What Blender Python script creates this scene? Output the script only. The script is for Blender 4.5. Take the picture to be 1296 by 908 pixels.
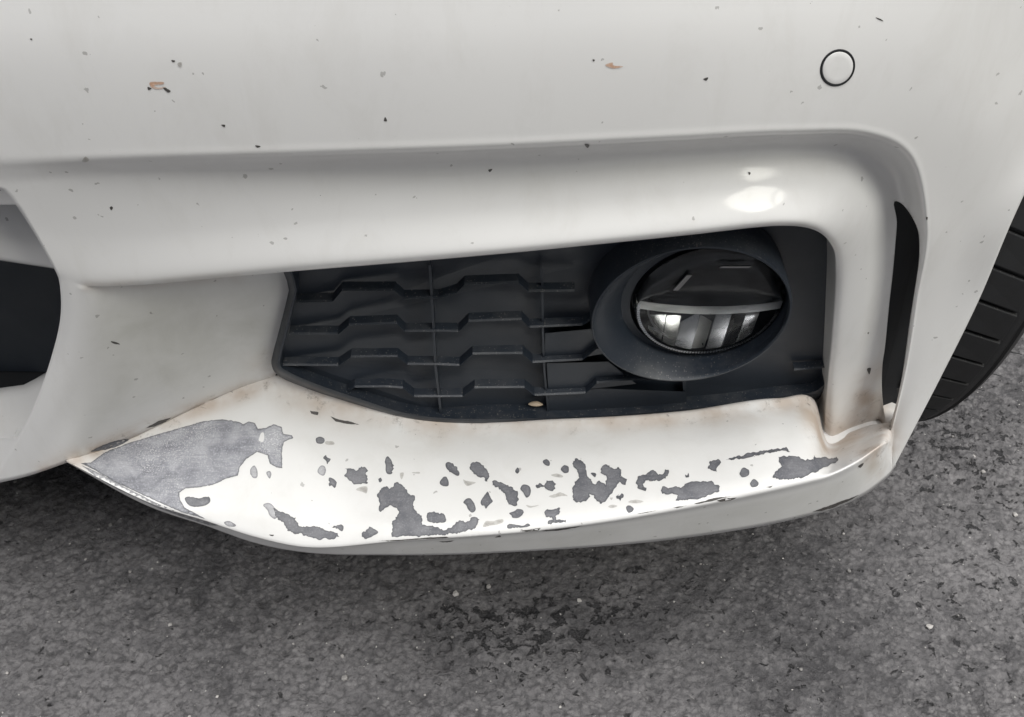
import bpy, bmesh, math, random
import numpy as np
from mathutils import Vector, Matrix
from mathutils.bvhtree import BVHTree
from mathutils.geometry import delaunay_2d_cdt

for o in list(bpy.data.objects): bpy.data.objects.remove(o)
scene = bpy.context.scene
COL = scene.collection
random.seed(7); RNG = np.random.default_rng(7)

# ------------------------------------------------------------------ camera
IMW, IMH, FPX, PITCH, CAMH = 1296, 908, 1122.0, math.radians(50), 0.778
cd = bpy.data.cameras.new('camera'); cam = bpy.data.objects.new('camera', cd); COL.objects.link(cam)
cam.location = (0, 0, CAMH); cam.rotation_euler = (math.pi/2 - PITCH, 0, 0)
cd.sensor_width = 36; cd.lens = 36*FPX/IMW; cd.clip_start = 0.01; cd.clip_end = 200
scene.camera = cam

# ------------------------------------------------------------------ sky, sun, lamp, exposure
w = bpy.data.worlds.new('World'); scene.world = w; w.use_nodes = True
nt = w.node_tree; nt.nodes.clear()
sky = nt.nodes.new('ShaderNodeTexSky'); sky.sky_type = 'NISHITA'; sky.sun_disc = False
SUN_EL, SUN_AZ = math.radians(82), math.radians(155)
sky.sun_elevation = SUN_EL; sky.sun_rotation = SUN_AZ
sky.air_density = 0.14; sky.dust_density = 0.25
hs = nt.nodes.new('ShaderNodeHueSaturation'); hs.inputs['Saturation'].default_value = 0.16
bg = nt.nodes.new('ShaderNodeBackground'); bg.inputs['Strength'].default_value = 0.05
wo = nt.nodes.new('ShaderNodeOutputWorld')
nt.links.new(sky.outputs[0], hs.inputs['Color']); nt.links.new(hs.outputs[0], bg.inputs['Color']); nt.links.new(bg.outputs[0], wo.inputs[0])
sd = bpy.data.lights.new('sun', 'SUN'); sd.energy = 1.5; sd.angle = math.radians(52); sd.color = (1, .988, .98)
so = bpy.data.objects.new('sun', sd); COL.objects.link(so)
sdir = Vector((math.sin(SUN_AZ)*math.cos(SUN_EL), math.cos(SUN_AZ)*math.cos(SUN_EL), math.sin(SUN_EL)))
so.rotation_euler = sdir.to_track_quat('Z', 'Y').to_euler(); so.location = sdir*6
# the lamp whose reflection sits on the crown of the bumper
LAMP_POS = Vector((1.52, -.70, 2.13)); LAMP_AIM = Vector((.13, .34, .50))
lq = (LAMP_POS - LAMP_AIM).to_track_quat('Z', 'Y')
for dx in (-.235, .235):
    ld = bpy.data.lights.new('ceiling_lamp', 'AREA'); ld.shape = 'RECTANGLE'; ld.size = .42; ld.size_y = .85; ld.energy = 4.4; ld.color = (1, .98, .88)
    lo = bpy.data.objects.new('ceiling_lamp', ld); COL.objects.link(lo); lo.location = LAMP_POS + lq @ Vector((dx, 0, 0)); lo.rotation_euler = lq.to_euler()
scene.view_settings.view_transform = 'Standard'; scene.view_settings.look = 'None'
scene.view_settings.gamma = 1; scene.view_settings.exposure = 1.36
scene.render.engine = 'CYCLES'
scene.cycles.max_bounces = 8

# ------------------------------------------------------------------ pixel -> place helpers (tracing the photograph onto real depths)
CP, SP = math.cos(PITCH), math.sin(PITCH)
def ray(px, py):
    r = (px - IMW/2)/FPX; u = (IMH/2 - py)/FPX
    return np.array((r, CP + u*SP, -SP + u*CP))
def at(px, py, Y):
    d = ray(px, py); t = Y/d[1]
    return np.array((d[0]*t, Y, CAMH + d[2]*t))
def atz(px, py, Z):
    d = ray(px, py); t = (Z - CAMH)/d[2]
    return np.array((d[0]*t, d[1]*t, Z))
def proj(p):
    p = np.asarray(p, float); q = p - np.array((0, 0, CAMH))
    f = q[..., 1]*CP - q[..., 2]*SP; u = q[..., 1]*SP + q[..., 2]*CP
    return np.stack((IMW/2 + FPX*q[..., 0]/f, IMH/2 - FPX*u/f), -1)
def P(x): return .282 + .43*max(0, x + .09)**2 + 1.2*max(0, x - .22)**2          # plan curve of the bumper
def G(x): return .374 + .12*max(0, x + .02)                                       # plan line of the grille
def on(px, py, off, F=P):
    Y = .33
    for _ in range(40): Y = .5*Y + .5*(F(at(px, py, Y)[0]) + off)
    return at(px, py, Y)

def crspline(pts, knots, samples):
    pts = np.asarray(pts, float); n = len(pts); k = np.asarray(knots, float)
    m = np.zeros_like(pts)
    for i in range(n):
        if i == 0: m[i] = (pts[1]-pts[0])/(k[1]-k[0])
        elif i == n-1: m[i] = (pts[-1]-pts[-2])/(k[-1]-k[-2])
        else:
            a = (pts[i]-pts[i-1])/(k[i]-k[i-1]); b = (pts[i+1]-pts[i])/(k[i+1]-k[i])
            wa = k[i+1]-k[i]; wb = k[i]-k[i-1]; m[i] = (a*wa + b*wb)/(wa+wb)
    out = []
    for s in samples:
        i = min(int(s), n-2); t = s - i; h = k[i+1]-k[i]
        t2, t3 = t*t, t*t*t
        out.append((2*t3-3*t2+1)*pts[i] + (t3-2*t2+t)*h*m[i] + (-2*t3+3*t2)*pts[i+1] + (t3-t2)*h*m[i+1])
    return np.array(out)
def seg_samples(counts):
    s = []
    for i, c in enumerate(counts): s += [i + j/c for j in range(c)]
    return s + [len(counts)]
def loft(net, ccount, rcount):
    """net[r][c] 3D points -> dense grid; spline along each row, then across the rows"""
    net = np.asarray(net, float); R, C = net.shape[:2]
    mid = net.mean(0); d = np.linalg.norm(np.diff(mid, axis=0), axis=1); ck = np.concatenate(([0], np.cumsum(np.maximum(d, 1e-4))))
    cs = seg_samples(ccount); rows = np.array([crspline(net[r], ck, cs) for r in range(R)])
    rs = seg_samples(rcount); out = np.zeros((len(rs), len(cs), 3))
    for c in range(len(cs)):
        q = rows[:, c]; d = np.linalg.norm(np.diff(q, axis=0), axis=1)**.5
        out[:, c] = crspline(q, np.concatenate(([0], np.cumsum(np.maximum(d, 1e-4)))), rs)
    return out

# ------------------------------------------------------------------ object helpers
CARLOC = Vector((-.6, 1.6, 0))
car = bpy.data.objects.new('car', None); COL.objects.link(car); car.location = CARLOC
car['label'] = 'white car parked on asphalt, front corner with scraped paint on the bumper lip'; car['category'] = 'car'
def link(name, me, mats, parent=None, smooth=True):
    o = bpy.data.objects.new(name, me); COL.objects.link(o)
    if parent is not None:
        o.parent = parent
        if parent is car: o.location = -CARLOC
    for m in (mats if isinstance(mats, (list, tuple)) else [mats]):
        if m and m.name not in [x.name for x in me.materials if x]: me.materials.append(m)
    if smooth: me.polygons.foreach_set('use_smooth', [True]*len(me.polygons))
    return o
def mesh_from(name, verts, faces):
    me = bpy.data.meshes.new(name); me.from_pydata([tuple(map(float, v)) for v in verts], [], faces); me.update(); return me
class MB:
    def __init__(s): s.v = []; s.f = []
    def add(s, v, f):
        b = len(s.v); s.v += [tuple(map(float, p)) for p in v]; s.f += [tuple(i+b for i in q) for q in f]; return b
    def grid(s, g, flip=False, wrap=False):
        R, C = g.shape[:2]; f = []
        for r in range(R-1):
            for c in range(C if wrap else C-1):
                c2 = (c+1) % C
                q = (r*C+c, r*C+c2, (r+1)*C+c2, (r+1)*C+c)
                f.append(q[::-1] if flip else q)
        s.add(g.reshape(-1, 3), f)
    def box(s, c, h, M=None):
        v = [Vector((x*h[0], y*h[1], z*h[2])) for x in (-1, 1) for y in (-1, 1) for z in (-1, 1)]
        if M: v = [M @ p for p in v]
        v = [p + Vector(c) for p in v]
        s.add(v, [(0, 1, 3, 2), (4, 6, 7, 5), (0, 4, 5, 1), (2, 3, 7, 6), (0, 2, 6, 4), (1, 5, 7, 3)])
    def ring(s, rows, close=False):
        s.grid(np.array(rows), wrap=True)
        if close:
            R = rows[-1]; s.add(R, [tuple(range(len(R)))])
    def build(s, name, mat, parent=None, smooth=True, weld=0, sharp=None, bevel=0):
        me = mesh_from(name, s.v, s.f)
        bm = bmesh.new(); bm.from_mesh(me)
        if weld: bmesh.ops.remove_doubles(bm, verts=bm.verts, dist=weld)
        bmesh.ops.recalc_face_normals(bm, faces=bm.faces)
        if bevel: bmesh.ops.bevel(bm, geom=[e for e in bm.edges if e.is_manifold and e.calc_face_angle(0) > .6], offset=bevel, segments=2, affect='EDGES', profile=.6)
        if sharp:
            for e in bm.edges:
                if len(e.link_faces) == 2 and e.calc_face_angle(0) > sharp: e.smooth = False
        bm.to_mesh(me); bm.free()
        return link(name, me, mat, parent, smooth)

# ------------------------------------------------------------------ materials
def mat(name):
    m = bpy.data.materials.new(name); m.use_nodes = True
    b = m.node_tree.nodes['Principled BSDF']; return m, m.node_tree, b
def N(t, typ, **kw):
    n = t.nodes.new(typ)
    for k, v in kw.items():
        if k in n.inputs: n.inputs[k].default_value = v
        else: setattr(n, k, v)
    return n
def noise(t, co, scale, detail=4, rough=.55, dist=0):
    n = N(t, 'ShaderNodeTexNoise'); n.inputs['Scale'].default_value = scale; n.inputs['Detail'].default_value = detail
    n.inputs['Roughness'].default_value = rough; n.inputs['Distortion'].default_value = dist
    t.links.new(co, n.inputs['Vector']); return n.outputs['Fac']
def rng(t, v, a, b, c=0., d=1.):
    n = N(t, 'ShaderNodeMapRange'); n.inputs[1].default_value = a; n.inputs[2].default_value = b; n.inputs[3].default_value = c; n.inputs[4].default_value = d
    t.links.new(v, n.inputs[0]); return n.outputs[0]
def mth(t, op, a, b):
    n = N(t, 'ShaderNodeMath', operation=op)
    for i, x in enumerate((a, b)):
        if isinstance(x, (int, float)): n.inputs[i].default_value = x
        else: t.links.new(x, n.inputs[i])
    return n.outputs[0]
def mix(t, fac, a, b):
    n = N(t, 'ShaderNodeMix', data_type='RGBA')
    for s, x in ((0, fac), (6, a), (7, b)):
        if isinstance(x, (int, float)): n.inputs[s].default_value = x
        elif isinstance(x, tuple): n.inputs[s].default_value = (*x, 1)
        else: t.links.new(x, n.inputs[s])
    return n.outputs[2]
def obj_co(t): return N(t, 'ShaderNodeTexCoord').outputs['Object']
def bump(t, b, h, strength, dist=.001):
    n = N(t, 'ShaderNodeBump'); n.inputs['Strength'].default_value = strength; n.inputs['Distance'].default_value = dist
    t.links.new(h, n.inputs['Height']); t.links.new(n.outputs[0], b.inputs['Normal'])
def specks(t, co, scale, keep, size):
    """sparse irregular dots: a share of the Voronoi cells carry one"""
    wob = N(t, 'ShaderNodeTexNoise'); wob.inputs['Scale'].default_value = scale*3; t.links.new(co, wob.inputs['Vector'])
    add = N(t, 'ShaderNodeVectorMath', operation='MULTIPLY_ADD'); t.links.new(wob.outputs['Color'], add.inputs[0]); add.inputs[1].default_value = (.5/scale,)*3; t.links.new(co, add.inputs[2])
    v = N(t, 'ShaderNodeTexVoronoi'); v.inputs['Scale'].default_value = scale; t.links.new(add.outputs[0], v.inputs['Vector'])
    sp = N(t, 'ShaderNodeSeparateColor'); t.links.new(v.outputs['Color'], sp.inputs[0])
    k = mth(t, 'LESS_THAN', sp.outputs[0], keep); s = mth(t, 'MULTIPLY', sp.outputs[1], size)
    d = mth(t, 'LESS_THAN', v.outputs['Distance'], s)
    return mth(t, 'MULTIPLY', k, d)

def paint_material():
    m, t, b = mat('white_car_paint'); co = obj_co(t)
    base = mix(t, rng(t, noise(t, co, 6, 3), .35, .65), (.735, .733, .725), (.755, .752, .74))
    fm = N(t, 'ShaderNodeMapping'); fm.inputs['Scale'].default_value = (1, 1, .35); t.links.new(co, fm.inputs[0])
    base = mix(t, mth(t, 'MULTIPLY', rng(t, noise(t, fm.outputs[0], 38, 6, .7, .4), .50, .78), .28), base, (.56, .545, .51))
    ga = N(t, 'ShaderNodeAttribute', attribute_name='grime').outputs['Fac']
    n1 = noise(t, co, 95, 6, .65, .6); n2 = noise(t, co, 420, 4, .7); n3 = noise(t, co, 30, 4)
    soft = mth(t, 'MULTIPLY', ga, rng(t, n3, .3, .62))
    c = mix(t, mth(t, 'MULTIPLY', soft, .8), base, (.42, .32, .24))
    hard = mth(t, 'MULTIPLY', rng(t, ga, .25, .9), mth(t, 'MULTIPLY', rng(t, n1, .56, .70), rng(t, n2, .42, .6)))
    c = mix(t, mth(t, 'MULTIPLY', hard, .8), c, (.10, .075, .055))
    da = N(t, 'ShaderNodeAttribute', attribute_name='dust').outputs['Fac']
    film = mth(t, 'MULTIPLY', da, rng(t, noise(t, co, 22, 5, .6, .4), .25, .75, .25, 1))
    c = mix(t, mth(t, 'MULTIPLY', film, .55), c, (.36, .36, .31))
    s1 = specks(t, co, 62, .6, .075); s2 = specks(t, co, 150, .26, .19); s3 = specks(t, co, 30, .6, .036)
    sp = mth(t, 'MAXIMUM', mth(t, 'MULTIPLY', s1, .55), mth(t, 'MAXIMUM', mth(t, 'MULTIPLY', s2, .5), s3))
    c = mix(t, mth(t, 'MULTIPLY', sp, .85), c, (.12, .105, .095))
    t.links.new(c, b.inputs['Base Color'])
    r = mth(t, 'ADD', rng(t, noise(t, co, 60, 5), .3, .7, .30, .42), mth(t, 'MULTIPLY', mth(t, 'MAXIMUM', ga, da), .25))
    t.links.new(r, b.inputs['Roughness'])
    t.links.new(rng(t, mth(t, 'MAXIMUM', ga, da), 0, .25, .6, .12), b.inputs['Coat Weight']); b.inputs['Specular IOR Level'].default_value = .15
    t.links.new(mth(t, 'ADD', rng(t, noise(t, co, 14, 4), .3, .7, .06, .12), mth(t, 'MULTIPLY', mth(t, 'MAXIMUM', ga, da), .35)), b.inputs['Coat Roughness'])
    bump(t, b, noise(t, co, 330, 2), .035, .0006)
    return m
def plastic_material(name, col, rough, dustamt=.4):
    m, t, b = mat(name); co = obj_co(t)
    geo = N(t, 'ShaderNodeNewGeometry'); sx = N(t, 'ShaderNodeSeparateXYZ'); t.links.new(geo.outputs['True Normal'], sx.inputs[0])
    up = rng(t, sx.outputs['Z'], .45, 1.)
    d = mth(t, 'MULTIPLY', up, rng(t, noise(t, co, 45, 6, .75), .46, .72))
    grit = mth(t, 'MULTIPLY', rng(t, up, 0, 1, .06, 1), specks(t, co, 900, .28, .5))
    film = mth(t, 'MULTIPLY', rng(t, noise(t, co, 16, 5, .65, .3), .40, .75), .12)
    c = mix(t, film, col, (.050, .061, .076))
    c = mix(t, mth(t, 'MULTIPLY', d, dustamt), c, (.16, .155, .15))
    c = mix(t, mth(t, 'MULTIPLY', grit, dustamt), c, (.36, .34, .31))
    t.links.new(c, b.inputs['Base Color'])
    t.links.new(rng(t, noise(t, co, 40, 4), .3, .7, rough-.06, rough+.1), b.inputs['Roughness'])
    bump(t, b, noise(t, co, 900, 3, .6), .12, .0004)
    return m
def primer_material(name, a, c2, speck=0., edge=(.07, .072, .08)):
    m, t, b = mat(name); co = obj_co(t)
    col = mix(t, rng(t, noise(t, co, 70, 5, .6, .5), .35, .65), a, c2)
    col = mix(t, mth(t, 'MULTIPLY', rng(t, noise(t, co, 900, 2, .5), .52, .7), .35), col, tuple(min(1, x*1.7) for x in c2))
    if speck:
        reg = rng(t, noise(t, co, 26, 3), .47, .62)
        s = mth(t, 'MULTIPLY', reg, rng(t, noise(t, co, 1100, 2, .5), .56, .63))
        col = mix(t, mth(t, 'MULTIPLY', s, speck), col, (.62, .62, .63))
        streak = N(t, 'ShaderNodeMapping'); streak.inputs['Scale'].default_value = (1, 6, 6); streak.inputs['Rotation'].default_value = (0, .35, 0)
        t.links.new(co, streak.inputs[0]); col = mix(t, mth(t, 'MULTIPLY', rng(t, noise(t, streak.outputs[0], 24, 5, .6), .5, .75), .55), col, (.42, .42, .45))
    sk = N(t, 'ShaderNodeMapping'); sk.inputs['Scale'].default_value = (1, 9, 9); sk.inputs['Rotation'].default_value = (0, .12, .1); t.links.new(co, sk.inputs[0])
    col = mix(t, mth(t, 'MULTIPLY', rng(t, noise(t, sk.outputs[0], 70, 4, .7), .54, .70), .2), col, tuple(min(1, x*1.8) for x in c2))
    col = mix(t, mth(t, 'MULTIPLY', rng(t, noise(t, sk.outputs[0], 45, 4, .7), .47, .34), .22), col, tuple(x*.6 for x in a))
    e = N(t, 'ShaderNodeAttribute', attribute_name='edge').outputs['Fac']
    col = mix(t, mth(t, 'MULTIPLY', rng(t, e, .3, .95), .75), col, edge)  # rim ring: basecoat layer, with edge shadow painted into the dark ones
    t.links.new(col, b.inputs['Base Color']); b.inputs['Roughness'].default_value = .55
    bump(t, b, noise(t, co, 700, 4), .25, .0004)
    return m
def simple(name, col, rough=.5, metal=0., **kw):
    m, t, b = mat(name); co = obj_co(t)
    t.links.new(mix(t, rng(t, noise(t, co, 50, 4), .3, .7), tuple(x*.85 for x in col), tuple(min(1, x*1.12) for x in col)), b.inputs['Base Color'])
    b.inputs['Roughness'].default_value = rough; b.inputs['Metallic'].default_value = metal
    for k, v in kw.items(): b.inputs[k].default_value = v
    return m
def asphalt_material():
    m, t, b = mat('worn_asphalt'); co = obj_co(t)
    mp = N(t, 'ShaderNodeMapping'); mp.inputs['Scale'].default_value = (.8, 1, 1); mp.inputs['Rotation'].default_value = (0, 0, .25); t.links.new(co, mp.inputs[0]); cs = mp.outputs[0]
    big = noise(t, co, 4.0, 5, .6, .4); mid = noise(t, cs, 55, 6, .7, .2); flk = noise(t, cs, 170, 5, .62, .25); fine = noise(t, co, 480, 4, .7)
    damp = N(t, 'ShaderNodeAttribute', attribute_name='damp').outputs['Fac']
    c = mix(t, rng(t, big, .38, .60), (.070, .068, .072), (.19, .184, .188))
    c = mix(t, mth(t, 'MULTIPLY', rng(t, mid, .42, .62), .55), c, (.24, .232, .236))
    vo = N(t, 'ShaderNodeTexVoronoi'); vo.inputs['Scale'].default_value = 230; vo.inputs['Randomness'].default_value = 1
    wv = N(t, 'ShaderNodeTexNoise'); wv.inputs['Scale'].default_value = 300; t.links.new(co, wv.inputs['Vector'])
    wa = N(t, 'ShaderNodeVectorMath', operation='MULTIPLY_ADD'); t.links.new(wv.outputs['Color'], wa.inputs[0]); wa.inputs[1].default_value = (.004,)*3; t.links.new(cs, wa.inputs[2]); t.links.new(wa.outputs[0], vo.inputs['Vector'])
    sc = N(t, 'ShaderNodeSeparateColor'); t.links.new(vo.outputs['Color'], sc.inputs[0])
    stone = mth(t, 'MULTIPLY', rng(t, sc.outputs[0], .45, 1.), rng(t, vo.outputs['Distance'], .60, .25))
    c = mix(t, mth(t, 'MULTIPLY', stone, .42), c, (.33, .32, .32))
    c = mix(t, mth(t, 'MULTIPLY', rng(t, vo.outputs['Distance'], .50, .80), .55), c, (.05, .049, .052))
    c = mix(t, mth(t, 'MULTIPLY', rng(t, flk, .46, .36), .5), c, (.05, .049, .051))
    wornv = N(t, 'ShaderNodeAttribute', attribute_name='pit').outputs['Fac']
    pitv = mth(t, 'ADD', noise(t, cs, 105, 6, .62, .35), mth(t, 'MULTIPLY', wornv, .17))
    pf = rng(t, pitv, .65, .69)
    c = mix(t, mth(t, 'MULTIPLY', pf, .9), c, (.022, .022, .024))
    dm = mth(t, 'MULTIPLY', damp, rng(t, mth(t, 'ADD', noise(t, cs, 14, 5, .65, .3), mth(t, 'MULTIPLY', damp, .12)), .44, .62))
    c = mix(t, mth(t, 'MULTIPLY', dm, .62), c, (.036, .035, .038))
    c = mix(t, mth(t, 'MULTIPLY', rng(t, fine, .58, .75), .3), c, (.36, .35, .34))
    c = mix(t, specks(t, co, 330, .03, .3), c, (.46, .45, .43))
    t.links.new(c, b.inputs['Base Color'])
    t.links.new(mth(t, 'SUBTRACT', rng(t, mid, .3, .7, .55, .8), mth(t, 'MULTIPLY', dm, .3)), b.inputs['Roughness'])
    hh = mth(t, 'ADD', mth(t, 'MULTIPLY', mid, .5), mth(t, 'ADD', mth(t, 'MULTIPLY', flk, .6), mth(t, 'MULTIPLY', fine, .35)))
    hh = mth(t, 'SUBTRACT', hh, mth(t, 'MULTIPLY', vo.outputs['Distance'], .22))
    bump(t, b, mth(t, 'SUBTRACT', hh, mth(t, 'MULTIPLY', pf, .5)), 1.0, .005)
    return m

PAINT = paint_material()
BLACK = plastic_material('black_plastic', (.0165, .0225, .0325), .42, .24)
BLACKGLOSS = simple('black_gloss', (.022, .025, .029), .18)
DARK = simple('dark_cavity', (.008, .009, .011), .8)
PRIMER = primer_material('grey_primer', (.105, .108, .122), (.185, .187, .200))
PRIMER_SANDED = primer_material('scuffed_primer', (.19, .195, .22), (.36, .365, .39), .9)
PRIMER_PALE = primer_material('pale_primer', (.34, .34, .36), (.42, .42, .43), .5, (.16, .16, .17))
SCRAPE = primer_material('dark_scrape', (.055, .05, .048), (.10, .095, .09), 0, (.06, .055, .05))
SMEAR = primer_material('grey_smear', (.30, .29, .275), (.40, .385, .36), 0, (.52, .51, .49))
RUSTY = primer_material('rusty_splash', (.42, .20, .10), (.60, .42, .32), 0, (.6, .5, .44))
CHROME = simple('reflector_chrome', (.66, .67, .68), .26, 1.)
SATIN = simple('satin_metal', (.27, .275, .28), .38, 1.)
GLASS = simple('clear_lens', (.95, .96, .97), .02, 0., **{'Transmission Weight': 1., 'IOR': 1.18})
RUBBER = plastic_material('tyre_rubber', (.0075, .0075, .008), .58, .15)
ASPHALT = asphalt_material()

# ------------------------------------------------------------------ ground
def vnoise(x, y, s, seed):
    r = np.random.default_rng(seed).random((256, 256)); X = x*s; Y = y*s
    i = np.floor(X).astype(int); j = np.floor(Y).astype(int); fx = X-i; fy = Y-j
    fx = fx*fx*(3-2*fx); fy = fy*fy*(3-2*fy)
    a = lambda p, q: r[p % 256, q % 256]
    return (a(i, j)*(1-fx)+a(i+1, j)*fx)*(1-fy) + (a(i, j+1)*(1-fx)+a(i+1, j+1)*fx)*fy
def axis(lo, hi, step, far):
    core = list(np.arange(lo, hi, step)); out = []; d = step
    while core[-1] + sum(out) < far: d *= 1.5; out.append(d)
    a = core[:]; x = core[-1]
    for q in out: x += q; a.append(x)
    x = core[0]; pre = []
    for q in out: x -= q; pre.append(x)
    return np.array(pre[::-1] + a)
gx = axis(-.56, .74, .0021, 30); gy = axis(.17, 1.02, .0021, 30)
GX, GY = np.meshgrid(gx, gy)
h = np.zeros_like(GX)
for s, a, sd_ in ((9, .0035, 1), (40, .0024, 2), (95, .0026, 3)): h += a*(vnoise(GX + 3*sd_, GY*1.0 + sd_, s, sd_)-.5)
ca, sa = math.cos(.6), math.sin(.6); GU, GW = GX*ca+GY*sa, -GX*sa+GY*ca
for s, a, sd_ in ((150, .0030, 4), (240, .0026, 5), (380, .0012, 6)): h += a*(np.abs(vnoise(GU*.8 + sd_, GW + sd_, s, sd_)-.5)*-2+.5)
pit = vnoise(GX*.8, GY, 105, 11)*.45 + vnoise(GX, GY, 45, 12)*.35 + vnoise(GX, GY, 210, 14)*.25
reg = vnoise(GX, GY, 7, 13)*.6 + vnoise(GX, GY, 19, 15)*.4
pc = proj(np.stack((GX, GY, 0*GX), -1))
worn = np.exp(-((pc[..., 0]-700)/190)**2 - ((pc[..., 1]-790)/60)**2)            # the pitted, worn strip of tarmac
worn = np.maximum(worn, .8*np.exp(-((pc[..., 0]-1230)/90)**2 - ((pc[..., 1]-560)/70)**2))
pitm = np.clip((pit - (.74 - .10*worn - .10*(reg-.5)))/.08, 0, 1)
inside = (np.abs(GX) < 1) & (GY < 1.3) & (GY > 0)
rough_ = .75 + .9*np.exp(-((pc[..., 0]-1230)/130)**2 - ((pc[..., 1]-560)/90)**2)
h = np.where(inside, h*rough_ - .0035*pitm, 0); h[~inside] = 0
mb = MB(); mb.grid(np.stack((GX, GY, h - .001), -1))
gme = mesh_from('ground', mb.v, mb.f)
at_ = gme.attributes.new('pit', 'FLOAT', 'POINT'); at_.data.foreach_set('value', (np.clip(worn*.75+.7*(reg-.45), 0, 1)*inside).astype(np.float32).ravel())
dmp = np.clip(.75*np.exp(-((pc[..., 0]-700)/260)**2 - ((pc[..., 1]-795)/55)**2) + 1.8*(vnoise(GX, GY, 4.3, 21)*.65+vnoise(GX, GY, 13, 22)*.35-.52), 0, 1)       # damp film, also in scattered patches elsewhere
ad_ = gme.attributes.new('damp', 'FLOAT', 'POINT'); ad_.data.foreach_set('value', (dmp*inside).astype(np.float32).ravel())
ground = link('ground', gme, ASPHALT); ground['kind'] = 'structure'
# loose grit
bm = bmesh.new()
for i in range(1500):
    x, y = RNG.uniform(-.6, .8), RNG.uniform(.18, 1.05); r = RNG.gamma(1.6, .00042) + .0004
    mm = bmesh.ops.create_icosphere(bm, subdivisions=1, radius=r, matrix=Matrix.Translation((x, y, r*.3+.001)) @ Matrix.Diagonal((1, RNG.uniform(.6, 1), RNG.uniform(.4, .8), 1)))
    for v in mm['verts']: v.co += Vector(RNG.normal(0, r*.14, 3))
me = bpy.data.meshes.new('loose_grit'); bm.to_mesh(me); bm.free()
GRIT, t_, b_ = mat('pale_grit'); oi = N(t_, 'ShaderNodeNewGeometry'); cr = N(t_, 'ShaderNodeValToRGB')
t_.links.new(oi.outputs['Random Per Island'], cr.inputs[0]); cr.color_ramp.elements[0].color = (.05, .05, .052, 1); cr.color_ramp.elements[1].color = (.5, .48, .46, 1)
cr.color_ramp.elements[0].position = .3; t_.links.new(cr.outputs[0], b_.inputs['Base Color']); b_.inputs['Roughness'].default_value = .7
grit = link('loose_grit', me, GRIT, smooth=False); grit['kind'] = 'stuff'; grit['label'] = 'fine loose grit scattered over the worn asphalt'; grit['category'] = 'grit'

# ------------------------------------------------------------------ bumper cover
U = .045
R6 = [(74,352),(93,359),(112,363),(379,343),(640,321),(860,299),(988,286),(1032,292),(1053,312),(1058,345),(1054,420),(1048,485),(1043,552)]
R5 = [(70,343),(93,348),(114,354),(379,336),(640,314),(860,292),(989,279),(1036,285),(1060,306),(1066,345),(1062,420),(1056,485),(1052,556)]
R4 = [(40,290),(75,295),(110,298),(375,280),(638,262),(860,244),(995,232),(1060,238),(1095,272),(1095,335),(1089,410),(1083,480),(1080,548)]
R3 = [(8,245),(55,240),(105,232),(372,220),(636,209),(860,196),(1000,189),(1082,194),(1126,236),(1128,310),(1121,395),(1114,465),(1114,530)]
R2 = [(-45,206),(30,205),(100,202),(370,194),(636,185),(860,174),(1000,167),(1095,168),(1152,196),(1173,285),(1160,380),(1147,465),(1129,543)]
R1 = [(-200,60),(0,60),(95,60),(368,60),(635,55),(865,45),(1030,50),(1180,70),(1240,150),(1228,275),(1200,380),(1168,472),(1131,568)]
R0 = [(-400,-150),(-100,-150),(60,-150),(360,-150),(640,-150),(880,-150),(1090,-150),(1330,-120),(1392,60),(1298,243),(1238,382),(1187,485),(1130,594)]
O6 = [.0015,.0010,.0015,.0022,.0022,.0022,.0022,.005,.011,.017,.019,.021,.018]
O5 = [.001,.001,.001,.000,.000,.000,.000,.002,.008,.014,.016,.018,.012]
O4 = [.002,.003,.004,.008,.012,.012,.012,.012,.012,.014,.015,.016,.013]
O3 = [.002,.003,.005,.013,.021,.022,.022,.022,.021,.020,.019,.019,.013]
O2 = [.000,.000,.000,.000,.000,.000,.000,.000,.000,.000,.000,-.006,-.016]
O1 = [.006,.006,.006,.006,.006,.006,.006,.004,.002,.000,-.004,-.012,-.024]
O0 = [.024,.024,.024,.024,.024,.024,.024,.018,.010,-.006,-.012,-.020,-.032]
row = lambda R, O: np.array([on(p[0], p[1], U+o) for p, o in zip(R, O)])
r6, r5, r4, r3, r2, r1, r0 = (row(R, O) for R, O in zip((R6, R5, R4, R3, R2, R1, R0), (O6, O5, O4, O3, O2, O1, O0)))
lp = lambda a, b, f: a + (b-a)*f
def pxlerp(A, B, f, OA, OB, fo): return row([lp(np.array(p), np.array(q), f) for p, q in zip(A, B)], [lp(a, b, fo) for a, b in zip(OA, OB)])
r1b = pxlerp(R2, R1, .10, O2, O1, .03)
r2b = pxlerp(R2, R3, .28, O2, O3, .42)
r2c = pxlerp(R2, R3, .62, O2, O3, .86)
MC = [6, 6, 26, 26, 22, 16, 10, 10, 12, 14, 14, 14]; MR = [14, 14, 6, 6, 6, 8, 14, 12, 6]
Mg = loft([r0, r1, r1b, r2, r2b, r2c, r3, r4, r5, r6], MC, MR)
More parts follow.
